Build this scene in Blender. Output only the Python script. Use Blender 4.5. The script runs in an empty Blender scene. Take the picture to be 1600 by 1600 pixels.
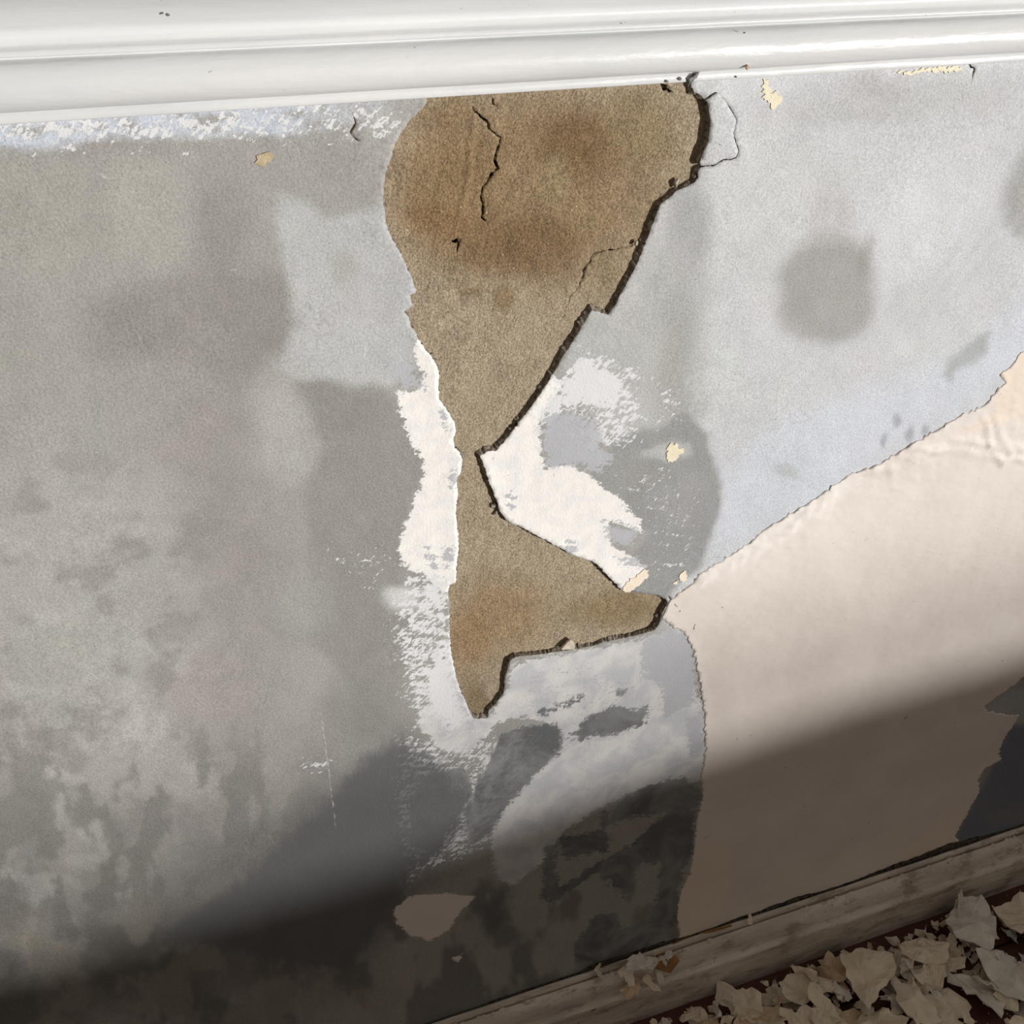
import bpy, bmesh, math, random
import numpy as np
from mathutils import Vector, Matrix
from mathutils.geometry import delaunay_2d_cdt

sc = bpy.context.scene
C = sc.collection
R = math.radians

# ------------------------------------------------------------------ camera
H_CAM, D_CAM = 0.9236, 0.45
cx = Vector((5218.0, 981.0, 1600.0)).normalized()            # wall direction (right) seen from the camera: right, up, forward
dv = Vector((-60.0, -2290.0, 1600.0)); dv = (dv - cx * dv.dot(cx)).normalized()
cz = -dv
cy = cz.cross(cx)
if cy.z < 0: cy = -cy
cam_d = bpy.data.cameras.new('camera'); cam = bpy.data.objects.new('camera', cam_d); C.objects.link(cam)
right = Vector((cx.x, cy.x, cz.x)); up = Vector((cx.y, cy.y, cz.y)); fwd = Vector((cx.z, cy.z, cz.z))
M = Matrix((right, up, -fwd)).transposed().to_4x4()
M.translation = (0, -D_CAM, H_CAM)
cam.matrix_world = M
cam_d.sensor_fit = 'HORIZONTAL'; cam_d.sensor_width = 36.0; cam_d.lens = 36.0
cam_d.clip_start = 0.01
sc.camera = cam

# ------------------------------------------------------------------ light
w = bpy.data.worlds.new('room_light'); sc.world = w; w.use_nodes = True
w.node_tree.nodes['Background'].inputs['Color'].default_value = (1.0, .94, .855, 1)
w.node_tree.nodes['Background'].inputs['Strength'].default_value = 0.195
AZ = R(40)
def sun(name, el, ang, strength):
    d = bpy.data.lights.new(name, 'SUN'); d.energy = strength; d.angle = R(ang); d.color = (1.0, .985, .965)
    o = bpy.data.objects.new(name, d); C.objects.link(o)
    dirv = Vector((-math.sin(AZ) * math.cos(R(el)), math.cos(AZ) * math.cos(R(el)), math.sin(R(el))))
    o.rotation_euler = dirv.to_track_quat('-Z', 'Y').to_euler(); o.location = (2.7, -3.2, 1)
sun('low_sun', 3.0, 0.95, 2.15)
sun('second_low_sun', 4.6, 1.7, 1.6)  # added second sun: gives the shadow edge its higher, softer step
sc.view_settings.view_transform = 'Standard'; sc.view_settings.look = 'None'
sc.view_settings.gamma = 1; sc.view_settings.exposure = 0.0; sc.view_settings.use_curve_mapping = False

# ------------------------------------------------------------------ survey: photo measurements <-> the wall plane
RX, UP, FW = np.array(right), np.array(up), np.array(fwd)
CAMP = np.array([0, -D_CAM, H_CAM])
def wall_pt(px, py, y=0.0):                      # -> (u, z) on the plane at depth y
    r = (px - 800) * RX + (800 - py) * UP + 1600 * FW
    t = (y + D_CAM) / r[1]
    return np.array([CAMP[0] + r[0] * t, CAMP[2] + r[2] * t])
def floor_pt(px, py, z=0.0):
    r = (px - 800) * RX + (800 - py) * UP + 1600 * FW
    t = (z - H_CAM) / r[2]
    return CAMP + r * t
def survey(P):                                   # world points (n,3) -> measured coordinates
    q = P - CAMP
    f = q @ FW
    return 800 + 1600 * (q @ RX) / f, 800 - 1600 * (q @ UP) / f
def poly(pts, y=0.0): return np.array([wall_pt(a, b, y) for a, b in pts])

rs = np.random.default_rng(7)
_lat = {}
def vnoise(x, y, seed=0):
    if seed not in _lat: _lat[seed] = np.random.default_rng(1000 + seed).random((256, 256))
    L = _lat[seed]
    xi = np.floor(x).astype(int); yi = np.floor(y).astype(int)
    fx = x - xi; fy = y - yi
    fx = fx * fx * (3 - 2 * fx); fy = fy * fy * (3 - 2 * fy)
    a = L[yi % 256, xi % 256]; b = L[yi % 256, (xi + 1) % 256]
    c = L[(yi + 1) % 256, xi % 256]; d = L[(yi + 1) % 256, (xi + 1) % 256]
    return (a * (1 - fx) + b * fx) * (1 - fy) + (c * (1 - fx) + d * fx) * fy
def fbm(x, y, seed=0, oc=4):                     # about -1..1
    s = 0; a = 1.0; t = 0
    for k in range(oc):
        s = s + a * (vnoise(x * 2 ** k + 17.3 * k, y * 2 ** k + 9.1 * k, seed + k) * 2 - 1); t += a; a *= .55
    return s / t
def sstep(a, b, x):
    t = np.clip((x - a) / (b - a), 0, 1); return t * t * (3 - 2 * t)
def inside(P, poly_):
    x, y = P[:, 0], P[:, 1]; r = np.zeros(len(P), bool)
    a = poly_; b = np.roll(poly_, -1, 0)
    for (x1, y1), (x2, y2) in zip(a, b):
        if y1 == y2: continue
        c = ((y1 > y) != (y2 > y)) & (x < (x2 - x1) * (y - y1) / (y2 - y1) + x1)
        r ^= c
    return r
def dist(P, poly_, closed=True):
    d = np.full(len(P), 1e9)
    a = poly_ if closed else poly_[:-1]; b = np.roll(poly_, -1, 0) if closed else poly_[1:]
    for p, q in zip(a, b):
        e = q - p; l = max(e @ e, 1e-12)
        t = np.clip(((P - p) @ e) / l, 0, 1)
        v = P - p - t[:, None] * e
        d = np.minimum(d, (v * v).sum(1))
    return np.sqrt(d)
def sd(P, poly_, lim):                           # + inside, clipped
    lo = poly_.min(0) - lim; hi = poly_.max(0) + lim
    m = ((P >= lo) & (P <= hi)).all(1)
    out = np.full(len(P), -lim, float)
    Q = P[m]
    d = dist(Q, poly_); s = np.where(inside(Q, poly_), 1, -1)
    out[m] = np.clip(d * s, -lim, lim)
    return out
def ragged(pts, amp, step, seed=0, closed=True): # subdivide an outline (metres) and roughen it
    r = np.random.default_rng(seed); out = []
    n = len(pts)
    for i in range(n if closed else n - 1):
        p, q = pts[i], pts[(i + 1) % n]
        L = np.hypot(*(q - p)); k = max(1, int(L / step))
        nrm = np.array([-(q - p)[1], (q - p)[0]]) / max(L, 1e-9)
        for j in range(k):
            t = j / k
            out.append(p + (q - p) * t + nrm * (r.normal() * amp if j else r.normal() * amp * .3))
    if not closed: out.append(pts[-1])
    return np.array(out)
def ribbon(pts, widths, seed=0, amp=.0002, step=.0012):   # thin crack outline from a centre line (metres)
    r = np.random.default_rng(seed)
    c = ragged(pts, amp, step, seed, closed=False)
    t = np.gradient(c, axis=0); t /= np.maximum(np.hypot(t[:, 0], t[:, 1])[:, None], 1e-9)
    nn = np.stack([-t[:, 1], t[:, 0]], 1)
    s = np.linspace(0, len(widths) - 1, len(c)); ww = np.interp(s, range(len(widths)), widths) * r.uniform(.6, 1.3, len(c))
    ww[0] = ww[-1] = .00003
    return np.concatenate([c + nn * ww[:, None] / 2, (c - nn * ww[:, None] / 2)[::-1]])
def sr(r, g, b):
    f = lambda c: ((c / 255 + .055) / 1.055) ** 2.4 if c > 10 else c / 255 / 12.92
    return np.array([f(r), f(g), f(b)])
def col4(r, g, b): return (*sr(r, g, b), 1)

# ------------------------------------------------------------------ objects
def link_mesh(name, V, F, mat, parent=None, smooth=True):
    me = bpy.data.meshes.new(name)
    if isinstance(F, np.ndarray):
        k = F.shape[1]
        me.vertices.add(len(V)); me.vertices.foreach_set('co', np.asarray(V, np.float32).ravel())
        me.loops.add(F.size); me.loops.foreach_set('vertex_index', F.ravel().astype(np.int32))
        me.polygons.add(len(F)); me.polygons.foreach_set('loop_start', np.arange(0, F.size, k, dtype=np.int32))
        me.update(calc_edges=True)
    else:
        me.from_pydata([tuple(map(float, v)) for v in V], [], F)
    me.polygons.foreach_set('use_smooth', [smooth] * len(me.polygons))
    me.validate(); me.materials.append(mat)
    o = bpy.data.objects.new(name, me); C.objects.link(o)
    if parent is not None: o.parent = parent
    return o
def tag(o, label=None, cat=None, group=None, kind=None):
    if label: o['label'] = label
    if cat: o['category'] = cat
    if group: o['group'] = group
    if kind: o['kind'] = kind
    return o
def box(x0, x1, y0, y1, z0, z1):
    V = [(x, y, z) for x in (x0, x1) for y in (y0, y1) for z in (z0, z1)]
    F = [(0, 1, 3, 2), (4, 6, 7, 5), (0, 4, 5, 1), (2, 3, 7, 6), (0, 2, 6, 4), (1, 5, 7, 3)]
    return V, F
def boxes(name, bl, mat, parent=None):
    V, F = [], []
    for b in bl:
        v, f = box(*b); n = len(V); V += v; F += [tuple(i + n for i in q) for q in f]
    return link_mesh(name, V, F, mat, parent, smooth=False)

def sheet(name, outer, holes, spacing, yfun, back, mat, parent, seed=0, jit=.22, edge_drop=None, side_mat=None, ledge=0.0):
    """a layer of plaster or paint: triangulated front at y = yfun(u,z), broken edges going back to y = back"""
    r = np.random.default_rng(seed)
    lo, hi = outer.min(0), outer.max(0)
    gx, gz = np.meshgrid(np.arange(lo[0], hi[0], spacing), np.arange(lo[1], hi[1], spacing))
    G = np.stack([gx.ravel(), gz.ravel()], 1)
    G += r.uniform(-jit, jit, G.shape) * spacing
    keep = inside(G, outer)
    for h in holes:
        keep &= ~inside(G, h)
    G = G[keep]
    keep = np.ones(len(G), bool)
    for h in [outer] + holes:
        lo2, hi2 = h.min(0) - spacing, h.max(0) + spacing
        m = ((G > lo2) & (G < hi2)).all(1)
        idx = np.nonzero(m)[0]
        d = dist(G[idx], h); keep[idx[d < spacing * .35]] = False
    G = G[keep]
    pts = [Vector(p) for p in G]; loops = []
    for h in [outer] + holes:
        n = len(pts); pts += [Vector(p) for p in h]; loops.append(list(range(n, n + len(h))))
    edges = [(l[i], l[(i + 1) % len(l)]) for l in loops for i in range(len(l))]
    v, e, f, *_ = delaunay_2d_cdt(pts, edges, [], 0, 1e-8)
    P = np.array([tuple(p) for p in v]); T = np.array(f, int)
    cen = P[T].mean(1)
    ok = inside(cen, outer)
    for h in holes: ok &= ~inside(cen, h)
    T = T[ok]
    a, b, c = P[T[:, 0]], P[T[:, 1]], P[T[:, 2]]
    cr = (b[:, 0] - a[:, 0]) * (c[:, 1] - a[:, 1]) - (b[:, 1] - a[:, 1]) * (c[:, 0] - a[:, 0])
    T[cr < 0] = T[cr < 0][:, ::-1]
    used = np.unique(T); mp = -np.ones(len(P), int); mp[used] = np.arange(len(used)); P = P[used]; T = mp[T]
    V = np.stack([P[:, 0], yfun(P), P[:, 1]], 1)
    E = np.concatenate([T[:, [0, 1]], T[:, [1, 2]], T[:, [2, 0]]])
    key = np.minimum(E[:, 0], E[:, 1]) * (len(P) + 1) + np.maximum(E[:, 0], E[:, 1])
    u_, inv, cnt = np.unique(key, return_inverse=True, return_counts=True)
    B = E[cnt[inv] == 1]
    # broken edge: two rows of vertices, the middle one pushed in and out
    bv = np.unique(B); m2 = -np.ones(len(P), int); m2[bv] = np.arange(len(bv)); nb = len(bv); n0 = len(P)
    mid = V[bv].copy(); bot = V[bv].copy()
    mid[:, 1] = V[bv, 1] * .5 + back * .5
    ow = np.zeros((len(P), 2)); e_ = P[B[:, 1]] - P[B[:, 0]]
    e_ = np.stack([e_[:, 1], -e_[:, 0]], 1); e_ /= np.maximum(np.hypot(e_[:, 0], e_[:, 1])[:, None], 1e-9)
    np.add.at(ow, B[:, 0], e_); np.add.at(ow, B[:, 1], e_); ow = ow[bv]; ow /= np.maximum(np.hypot(ow[:, 0], ow[:, 1])[:, None], 1e-9)
    led = ledge * (sstep(-.1, .5, fbm(P[bv, 0] * 70, P[bv, 1] * 70, 350, 3)) + .25 * r.random(nb))
    mid[:, [0, 2]] += r.normal(0, abs(back) * .12 + 1e-5, (nb, 2)) + ow * led[:, None]
    mid[:, 1] += led * .25
    bot[:, 1] = back
    bot[:, [0, 2]] += r.normal(0, abs(back) * .10 + 1e-5, (nb, 2)) + ow * led[:, None] * .6
    V = np.concatenate([V, mid, bot])
    F2 = []
    i, j = B[:, 0], B[:, 1]; mi, mj = n0 + m2[i], n0 + m2[j]; bi, bj = mi + nb, mj + nb
    S = np.concatenate([np.stack([j, i, mi], 1), np.stack([j, mi, mj], 1), np.stack([mj, mi, bi], 1), np.stack([mj, bi, bj], 1)])
    F = np.concatenate([T, S])
    o = link_mesh(name, V, F, mat, parent)
    if side_mat:
        o.data.materials.append(side_mat)
        mi_ = np.zeros(len(F), np.int32); mi_[len(T):] = 1
        o.data.polygons.foreach_set('material_index', mi_)
        sm = np.ones(len(F), bool); sm[len(T):] = False; o.data.polygons.foreach_set('use_smooth', sm)
    return o, V, n0
def attr(o, name, vals, typ='FLOAT'):
    a = o.data.attributes.new(name, typ, 'POINT')
    if typ == 'FLOAT': a.data.foreach_set('value', np.asarray(vals, np.float32))
    else: a.data.foreach_set('color', np.concatenate([vals, np.ones((len(vals), 1))], 1).astype(np.float32).ravel())

# ------------------------------------------------------------------ material helper
class NT:
    def __init__(s, name, rough=.8, spec=.3):
        s.m = bpy.data.materials.new(name); s.m.use_nodes = True; s.t = s.m.node_tree
        s.b = s.t.nodes['Principled BSDF']; s.b.inputs['Roughness'].default_value = rough
        s.b.inputs['Specular IOR Level'].default_value = spec
        g = s.t.nodes.new('ShaderNodeNewGeometry'); s.pos = g.outputs['Position']
    def n(s, typ, **k):
        x = s.t.nodes.new(typ)
        for a, b in k.items(): setattr(x, a, b)
        return x
    def set(s, sock, v):
        if hasattr(v, 'is_linked') or isinstance(v, bpy.types.NodeSocket): s.t.links.new(v, sock)
        else: sock.default_value = v
    def math(s, op, a, b=0.0, c=0.0, clamp=False):
        x = s.n('ShaderNodeMath', operation=op, use_clamp=clamp); s.set(x.inputs[0], a); s.set(x.inputs[1], b)
        if op in ('MULTIPLY_ADD',): s.set(x.inputs[2], c)
        return x.outputs[0]
    def noise(s, scale, detail=3, rough=.55, stretch=None, rot=0.0, off=0.0, dist=0.0):
        mp = s.n('ShaderNodeMapping'); s.set(mp.inputs['Vector'], s.pos)
        if rot:
            mp0 = s.n('ShaderNodeMapping'); s.set(mp0.inputs['Vector'], s.pos); mp0.inputs['Rotation'].default_value = (0, rot, 0)
            s.set(mp.inputs['Vector'], mp0.outputs[0])
        mp.inputs['Location'].default_value = (off, off * .7, off * 1.3)
        if stretch: mp.inputs['Scale'].default_value = stretch
        x = s.n('ShaderNodeTexNoise'); s.set(x.inputs['Vector'], mp.outputs[0])
        x.inputs['Scale'].default_value = scale; x.inputs['Detail'].default_value = detail; x.inputs['Roughness'].default_value = rough
        x.inputs['Distortion'].default_value = dist
        return x.outputs[0]
    def step(s, v, a, b, x=0.0, y=1.0):
        m = s.n('ShaderNodeMapRange', interpolation_type='SMOOTHSTEP'); s.set(m.inputs['Value'], v)
        m.inputs['From Min'].default_value = a; m.inputs['From Max'].default_value = b
        m.inputs['To Min'].default_value = x; m.inputs['To Max'].default_value = y
        return m.outputs[0]
    def mix(s, f, a, b, mode='MIX'):
        x = s.n('ShaderNodeMix', data_type='RGBA', blend_type=mode); s.set(x.inputs[0], f)
        s.set(x.inputs[6], a); s.set(x.inputs[7], b); return x.outputs[2]
    def attr(s, name, colr=False):
        x = s.n('ShaderNodeAttribute', attribute_name=name); return x.outputs['Color' if colr else 'Fac']
    def bump(s, h, dist, strength=1.0, prev=None):
        x = s.n('ShaderNodeBump'); s.set(x.inputs['Height'], h); x.inputs['Distance'].default_value = dist
        x.inputs['Strength'].default_value = strength
        if prev is not None: s.set(x.inputs['Normal'], prev)
        return x.outputs[0]
    def out(s, colr=None, normal=None, rough=None):
        if colr is not None: s.set(s.b.inputs['Base Color'], colr)
        if normal is not None: s.set(s.b.inputs['Normal'], normal)
        if rough is not None: s.set(s.b.inputs['Roughness'], rough)
        return s.m
def centred(m, n, amp): return m.math('MULTIPLY', m.math('SUBTRACT', n, .5), amp)

# ------------------------------------------------------------------ materials
def skin_material():
    m = NT('painted_plaster', .62, .35)
    base = m.attr('base', True)
    g1 = m.noise(900, 3, .6); g2 = m.noise(240, 3, .6, off=3)
    v = m.math('ADD', m.step(g1, .32, .68, .86, 1.12), m.step(g2, .3, .7, -.03, .03))
    comb = m.n('ShaderNodeCombineColor'); [m.set(comb.inputs[i], v) for i in range(3)]
    c = m.mix(1.0, base, comb.outputs[0], 'MULTIPLY')
    # pits and paint flecks
    pit = m.math('MULTIPLY', m.step(m.noise(1150, 2, .6, off=8), .63, .72), .55)
    c = m.mix(pit, c, col4(100, 96, 92))
    scr = m.noise(420, 2, .6, stretch=(1, 1, .10), rot=.25, off=5)          # faint vertical scoring
    c = m.mix(m.math('MULTIPLY', m.step(scr, .70, .78), .18), c, col4(225, 224, 222))
    # layers: signed distance (mm) + rough edges
    edge = m.math('ADD', centred(m, m.noise(160, 5, .7, off=11), 7.0), m.math('ADD', centred(m, m.noise(700, 3, .7, off=12), 4.5), centred(m, m.noise(1700, 2, .7, off=13), 3.5)))
    brush = centred(m, m.noise(260, 4, .65, stretch=(.25, 1, 1), rot=-.35, off=14), 34.0)
    brush2 = centred(m, m.noise(420, 5, .72, stretch=(.35, 1, 1), rot=.75, off=17), 34.0)
    vert = centred(m, m.noise(60, 5, .6, stretch=(2.6, 1, .7), off=15), 22.0)
    def layer(c, name, noise, soft, colr, var=None, op=1.0):
        s_ = m.math('ADD', m.attr(name), noise)
        mk = m.math('MULTIPLY', m.step(s_, -soft, soft), op)
        return m.mix(mk, c, colr), mk
    fine = m.step(m.noise(120, 4, .6, off=21), .3, .7)
    white = m.mix(fine, col4(236, 233, 230), col4(248, 244, 238))
    pale = m.mix(m.step(m.noise(45, 4, .6, off=22, dist=.5), .35, .65), col4(196, 196, 200), col4(222, 219, 215))
    dark = m.mix(m.step(m.noise(26, 5, .62, off=23, dist=.6), .35, .68), col4(96, 98, 101), col4(142, 143, 142))
    c, k0 = layer(c, 'pale', m.math('ADD', edge, m.math('MULTIPLY', m.math('ADD', brush, brush2), .38)), .9, pale)
    c, k1 = layer(c, 'white', m.math('ADD', edge, m.math('ADD', m.math('MULTIPLY', brush, .32), m.math('MULTIPLY', brush2, .22))), .4, white)
    c, k2 = layer(c, 'brushed', m.math('ADD', m.math('ADD', edge, m.math('MULTIPLY', brush, .7)), brush2), .9, col4(226, 226, 226))
    c, k3 = layer(c, 'dark', m.math('ADD', m.math('MULTIPLY', edge, .9), m.math('MULTIPLY', m.math('ADD', m.math('ADD', brush, brush2), m.math('MULTIPLY', vert, 1.4)), .46)), 1.5, dark, op=.9)
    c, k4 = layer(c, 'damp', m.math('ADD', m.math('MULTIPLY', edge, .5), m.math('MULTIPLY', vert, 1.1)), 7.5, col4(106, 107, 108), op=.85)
    c, k5 = layer(c, 'greyspot', m.math('ADD', edge, m.math('MULTIPLY', m.math('ADD', brush, brush2), .55)), .6, col4(184, 185, 189), op=.92)
    c, k6 = layer(c, 'beige', m.math('ADD', edge, m.math('MULTIPLY', brush, .25)), .8, col4(240, 230, 220))
    # scratches
    c, k7 = layer(c, 'scratch', m.math('MULTIPLY', edge, .16), .35, col4(214, 213, 209), op=.62)
    c, k8 = layer(c, 'hairline', m.math('MULTIPLY', edge, .10), .16, col4(70, 66, 66), op=.75)
    h = m.math('ADD', m.math('MULTIPLY', k1, .35), m.math('MULTIPLY', k2, .25)); h = m.math('ADD', h, m.math('MULTIPLY', k3, -.25))
    h = m.math('ADD', h, m.math('MULTIPLY', k8, -.9))
    nb = m.bump(h, .00018)
    nb = m.bump(m.noise(620, 4, .65, off=31), .00042, .75, nb)
    nb = m.bump(m.noise(90, 4, .55, off=32), .0010, .35, nb)
    return m.out(c, nb)

def broken_material():
    m = NT('broken_plaster_edge', .95, .1)
    c = m.mix(m.step(m.noise(420, 4, .65), .35, .65), col4(108, 96, 84), col4(176, 166, 152))
    return m.out(c, m.bump(m.noise(700, 4, .7), .0012))

def render_material():
    m = NT('sand_render', .97, .08)
    base = m.attr('base', True)
    n1 = m.noise(950, 3, .7); n2 = m.noise(260, 4, .6, off=4)
    c = m.mix(m.step(n1, .36, .64), m.mix(1, base, (.72, .705, .69, 1), 'MULTIPLY'), m.mix(1, base, (1.26, 1.26, 1.26, 1), 'MULTIPLY'))
    c = m.mix(m.math('MULTIPLY', m.step(n2, .55, .75), .22), c, m.mix(1, c, (.62, .55, .48, 1), 'MULTIPLY'))
    c = m.mix(m.math('MULTIPLY', m.step(m.noise(1000, 1, .5, off=9), .70, .74), .7), c, col4(56, 44, 32))
    c = m.mix(m.math('MULTIPLY', m.step(m.noise(700, 1, .5, off=19), .745, .76), .8), c, col4(214, 204, 182))
    nb = m.bump(m.noise(760, 4, .7, off=2), .0013, .85)
    nb = m.bump(m.noise(120, 5, .65, off=6), .0030, .6, nb)
    return m.out(c, nb)

def cream_material():
    m = NT('cream_paint', .55, .35)
    c = m.mix(m.step(m.noise(16, 4, .55), .3, .7), col4(225, 214, 205), col4(233, 223, 214))
    c = m.mix(m.math('MULTIPLY', m.step(m.attr('warm'), 0, 1), .6), c, col4(238, 218, 196))
    c = m.mix(m.step(m.attr('pale'), 0, 1), c, col4(238, 230, 222))
    sp = m.step(m.noise(150, 2, .5, off=3), .735, .76)
    c = m.mix(m.math('MULTIPLY', sp, .5), c, col4(150, 132, 118))
    c = m.mix(m.step(m.attr('mark'), -.25, .25), c, col4(112, 98, 88))
    nb = m.bump(m.noise(140, 4, .6, stretch=(.5, 1, 1), rot=-.3, off=1), .0007, .55)
    nb = m.bump(m.noise(22, 3, .5, off=2), .004, .4, nb)
    return m.out(c, nb)

def trim_material(dirty=False):
    m = NT('skirting_paint' if dirty else 'gloss_white_paint', .5 if dirty else .36, .3 if dirty else .45)
    if not dirty:
        c = m.mix(m.step(m.noise(30, 3, .5, stretch=(.2, 1, 1)), .35, .65), col4(220, 221, 220), col4(229, 229, 228))
        c = m.mix(m.math('MULTIPLY', m.step(m.noise(330, 2, .5, off=7), .765, .775), .7), c, col4(120, 118, 116))
        nb = m.bump(m.noise(70, 4, .6, stretch=(.12, 1, 1)), .0009, .8)
        nb = m.bump(m.noise(300, 3, .6, stretch=(.35, 1, 1), off=3), .0004, .55, nb)
    else:
        c = m.mix(m.step(m.noise(40, 4, .6, stretch=(.3, 1, 1)), .35, .65), col4(196, 184, 172), col4(222, 210, 196))
        z = m.n('ShaderNodeSeparateXYZ'); m.set(z.inputs[0], m.pos)
        g = m.step(m.noise(60, 5, .65, stretch=(.5, 1, 1), off=5), .52, .62)
        c = m.mix(m.math('MULTIPLY', g, .55), c, col4(138, 122, 106))
        c = m.mix(m.step(m.noise(120, 3, .6, off=8), .70, .73), c, col4(90, 74, 60))
        nb = m.bump(m.noise(120, 5, .65, stretch=(.4, 1, 1)), .0022, .9)
    return m.out(c, nb)

def plain(name, a, b, scale, rough=.7, bump=.0008, stretch=None, spec=.3):
    m = NT(name, rough, spec)
    n = m.noise(scale, 4, .6, stretch=stretch)
    return m.out(m.mix(m.step(n, .3, .7), col4(*a), col4(*b)), m.bump(m.noise(scale * 4, 4, .6, off=2), bump, .7))

M_skin, M_edge, M_render, M_cream = skin_material(), broken_material(), render_material(), cream_material()
M_rail, M_skirt = trim_material(), trim_material(True)
M_back = plain('dark_masonry', (40, 32, 26), (60, 48, 38), 80)
M_wall = plain('aged_grey_paint', (160, 158, 153), (186, 184, 180), 9)
M_up = plain('upper_wall_paint', (222, 214, 204), (230, 222, 212), 6)
M_chip = plain('cream_paint_chip', (212, 196, 172), (230, 216, 196), 40, .7, .0016)
M_chip2 = plain('pale_paint_chip', (205, 196, 184), (224, 216, 206), 50, .7, .0016)
M_chip3 = plain('tan_paint_chip', (200, 170, 140), (216, 190, 160), 50, .7, .0016)
M_patch = plain('cream_undercoat', (236, 226, 196), (244, 234, 208), 200, .7, .0006)
M_warmpatch = plain('warm_cream_undercoat', (244, 228, 206), (248, 235, 216), 200, .7, .0006)
M_board = plain('dark_floorboard', (74, 42, 34), (100, 62, 48), 40, .5, .001, (.08, 1, 1))
M_wood = plain('bare_brown_wood', (128, 90, 54), (176, 132, 84), 60, .8, .002, (.4, 1, 1))
M_dust = plain('plaster_dust', (205, 190, 170), (230, 220, 205), 300, .9, .001)

# ------------------------------------------------------------------ outlines (measured on the photograph)
hole_px = [(668,120),(666,159),(660,170),(640,187),(629,202),(617,222),(610,247),(602,272),(600,285),(597,312),(601,330),(602,347),(612,372),(627,397),
 (639,425),(650,452),(649,458),(641,461),(642,469),(646,477),(631,487),(639,496),(642,510),(652,525),(662,542),(674,557),(686,580),(685,610),(687,625),
 (702,645),(711,662),(712,677),(708,687),(710,700),(717,705),(722,720),(720,737),(714,747),(715,775),(712,800),(716,836),(717,856),(713,884),(712,910),
 (702,914),(700,924),(702,957),(703,997),(706,1025),(710,1045),(717,1073),(726,1092),(734,1112),(740,1123),(762,1122),(764,1109),(775,1099),(787,1081),
 (788,1072),(788,1059),(792,1047),(796,1031),(808,1025),(847,1021),(872,1017),(900,1014),(926,1009),(945,1003),(1001,990),(1022,984),(1029,974),(1034,957),
 (1043,941),(1039,935),(1027,929),(987,924),(971,922),(954,904),(934,882),(923,876),(892,866),(875,855),(847,841),(824,828),(791,813),(782,800),(770,767),
 (762,745),(754,722),(750,712),(764,705),(776,704),(790,687),(832,632),(857,595),(877,560),(900,525),(925,484),(950,492),(958,480),(985,432),(1002,397),
 (1022,340),(1030,320),(1050,305),(1057,297),(1072,292),(1085,285),(1091,277),(1091,265)]
flake_top = [(1095,261),(1115,259),(1130,250),(1141,250),(1150,246),(1154,236),(1149,220),(1146,207),(1151,187),(1147,179),(1139,166)]
hole_after = [(1131,158),(1120,145),(1112,150),(1101,155),(1092,147),(1084,145),(1079,132),(1080,110)]
flake_px = [(1103,158),(1108,187),(1106,205),(1104,222),(1097,236),(1091,252),(1093,258),(1114,256),(1128,247.5),(1140,247),(1147.5,244),(1151,235),(1146.5,221),(1143.5,207),(1148.5,187),(1145,180),
 (1138,168),(1131,157),(1119,143.5),(1110,149),(1100,156)]
hole = ragged(poly(hole_px + flake_top + hole_after), .00022, .0011, 3)
flake = ragged(poly(flake_px), .00008, .0011, 4)
cracks_skin_px = [([(551,180),(555,192),(547,207),(553,214),(563,221)], [.3, 1.3, .8, .4]),
 ([(1512,100),(1522,108),(1518,124)], [.8, .9, .3]), ([(1044,930),(1052,942),(1063,955)], [.9, .4, .2])]
cracks_skin = [ribbon(poly(p), [x * .001 for x in w_], 20 + i) for i, (p, w_) in enumerate(cracks_skin_px)]
cracks_render_px = [([(737,165),(744,175),(752,184),(760,188),(764,201),(774,209),(782,214),(780,224),(773,240),(772,251),(777,262),(768,268),(762,280),(752,296),(750,307),(754,322),(752,340),(760,348)], [.9, 1.3, .9, 1.4, 1.7, .9, 1.5, 1.1]),
 ([(768,150),(769,162),(777,166)], [.6, .8, .3]),
 ([(702,374),(710,376),(718,374),(714,388),(713,395)], [.6, 2.2, 1.0, .4]),
 ([(995,378),(985,384),(965,388),(950,390),(930,395),(922,402),(920,410),(913,418),(910,430),(905,445),(893,460),(887,475)], [.5, .4, .7, .9, 1.3, .5, .3]),
 ([(1030,128),(1040,140),(1052,144)], [2, 2.6, .6]),
 ([(1037,932),(1025,950),(1022,962)], [.2, .7, .4])]

# ------------------------------------------------------------------ the wall
wall = boxes('wall_back', [(-3.2, 5.6, .0125, .20, 0, 2.5)], M_back); tag(wall, kind='structure')
# plain stretches of the same wall beyond the surveyed stretch
plainw = boxes('plain_plaster', [(-3.2, -.45, 0, .012, 0, .83), (1.45, 5.6, 0, .012, 0, .83)], M_wall, wall)
upw = boxes('upper_plaster', [(-3.2, 5.6, 0, .012, .83, 2.5)], M_up, wall)

def relief(P):
    u, z = P[:, 0], P[:, 1]
    y = .0007 * fbm(u * 14, z * 14, 40, 3) + .00018 * fbm(u * 90, z * 90, 44, 3)
    d = sd(P, hole, .02)
    y = y - .0004 * sstep(-.012, 0, d) * (1 + fbm(u * 60, z * 60, 50, 2))      # edges lifting slightly
    return y
outer = np.array([(-.45, .045), (1.45, .045), (1.45, .832), (-.45, .832)])
skin, SV, n_front = sheet('plaster_skin', outer, [hole] + cracks_skin, .0023, relief, .0038, M_skin, wall, 5, side_mat=M_edge, ledge=.0017)
P2 = SV[:, [0, 2]]
flk, FV, _ = sheet('plaster_flake', flake, [], .0023, lambda P: relief(P) - .0005 - .0006 * sstep(.235, .25, P[:, 0]), .0035, M_skin, wall, 6, side_mat=M_edge)
tag(flk, 'cracked loose piece of plaster at the top right of the hole')

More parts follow.
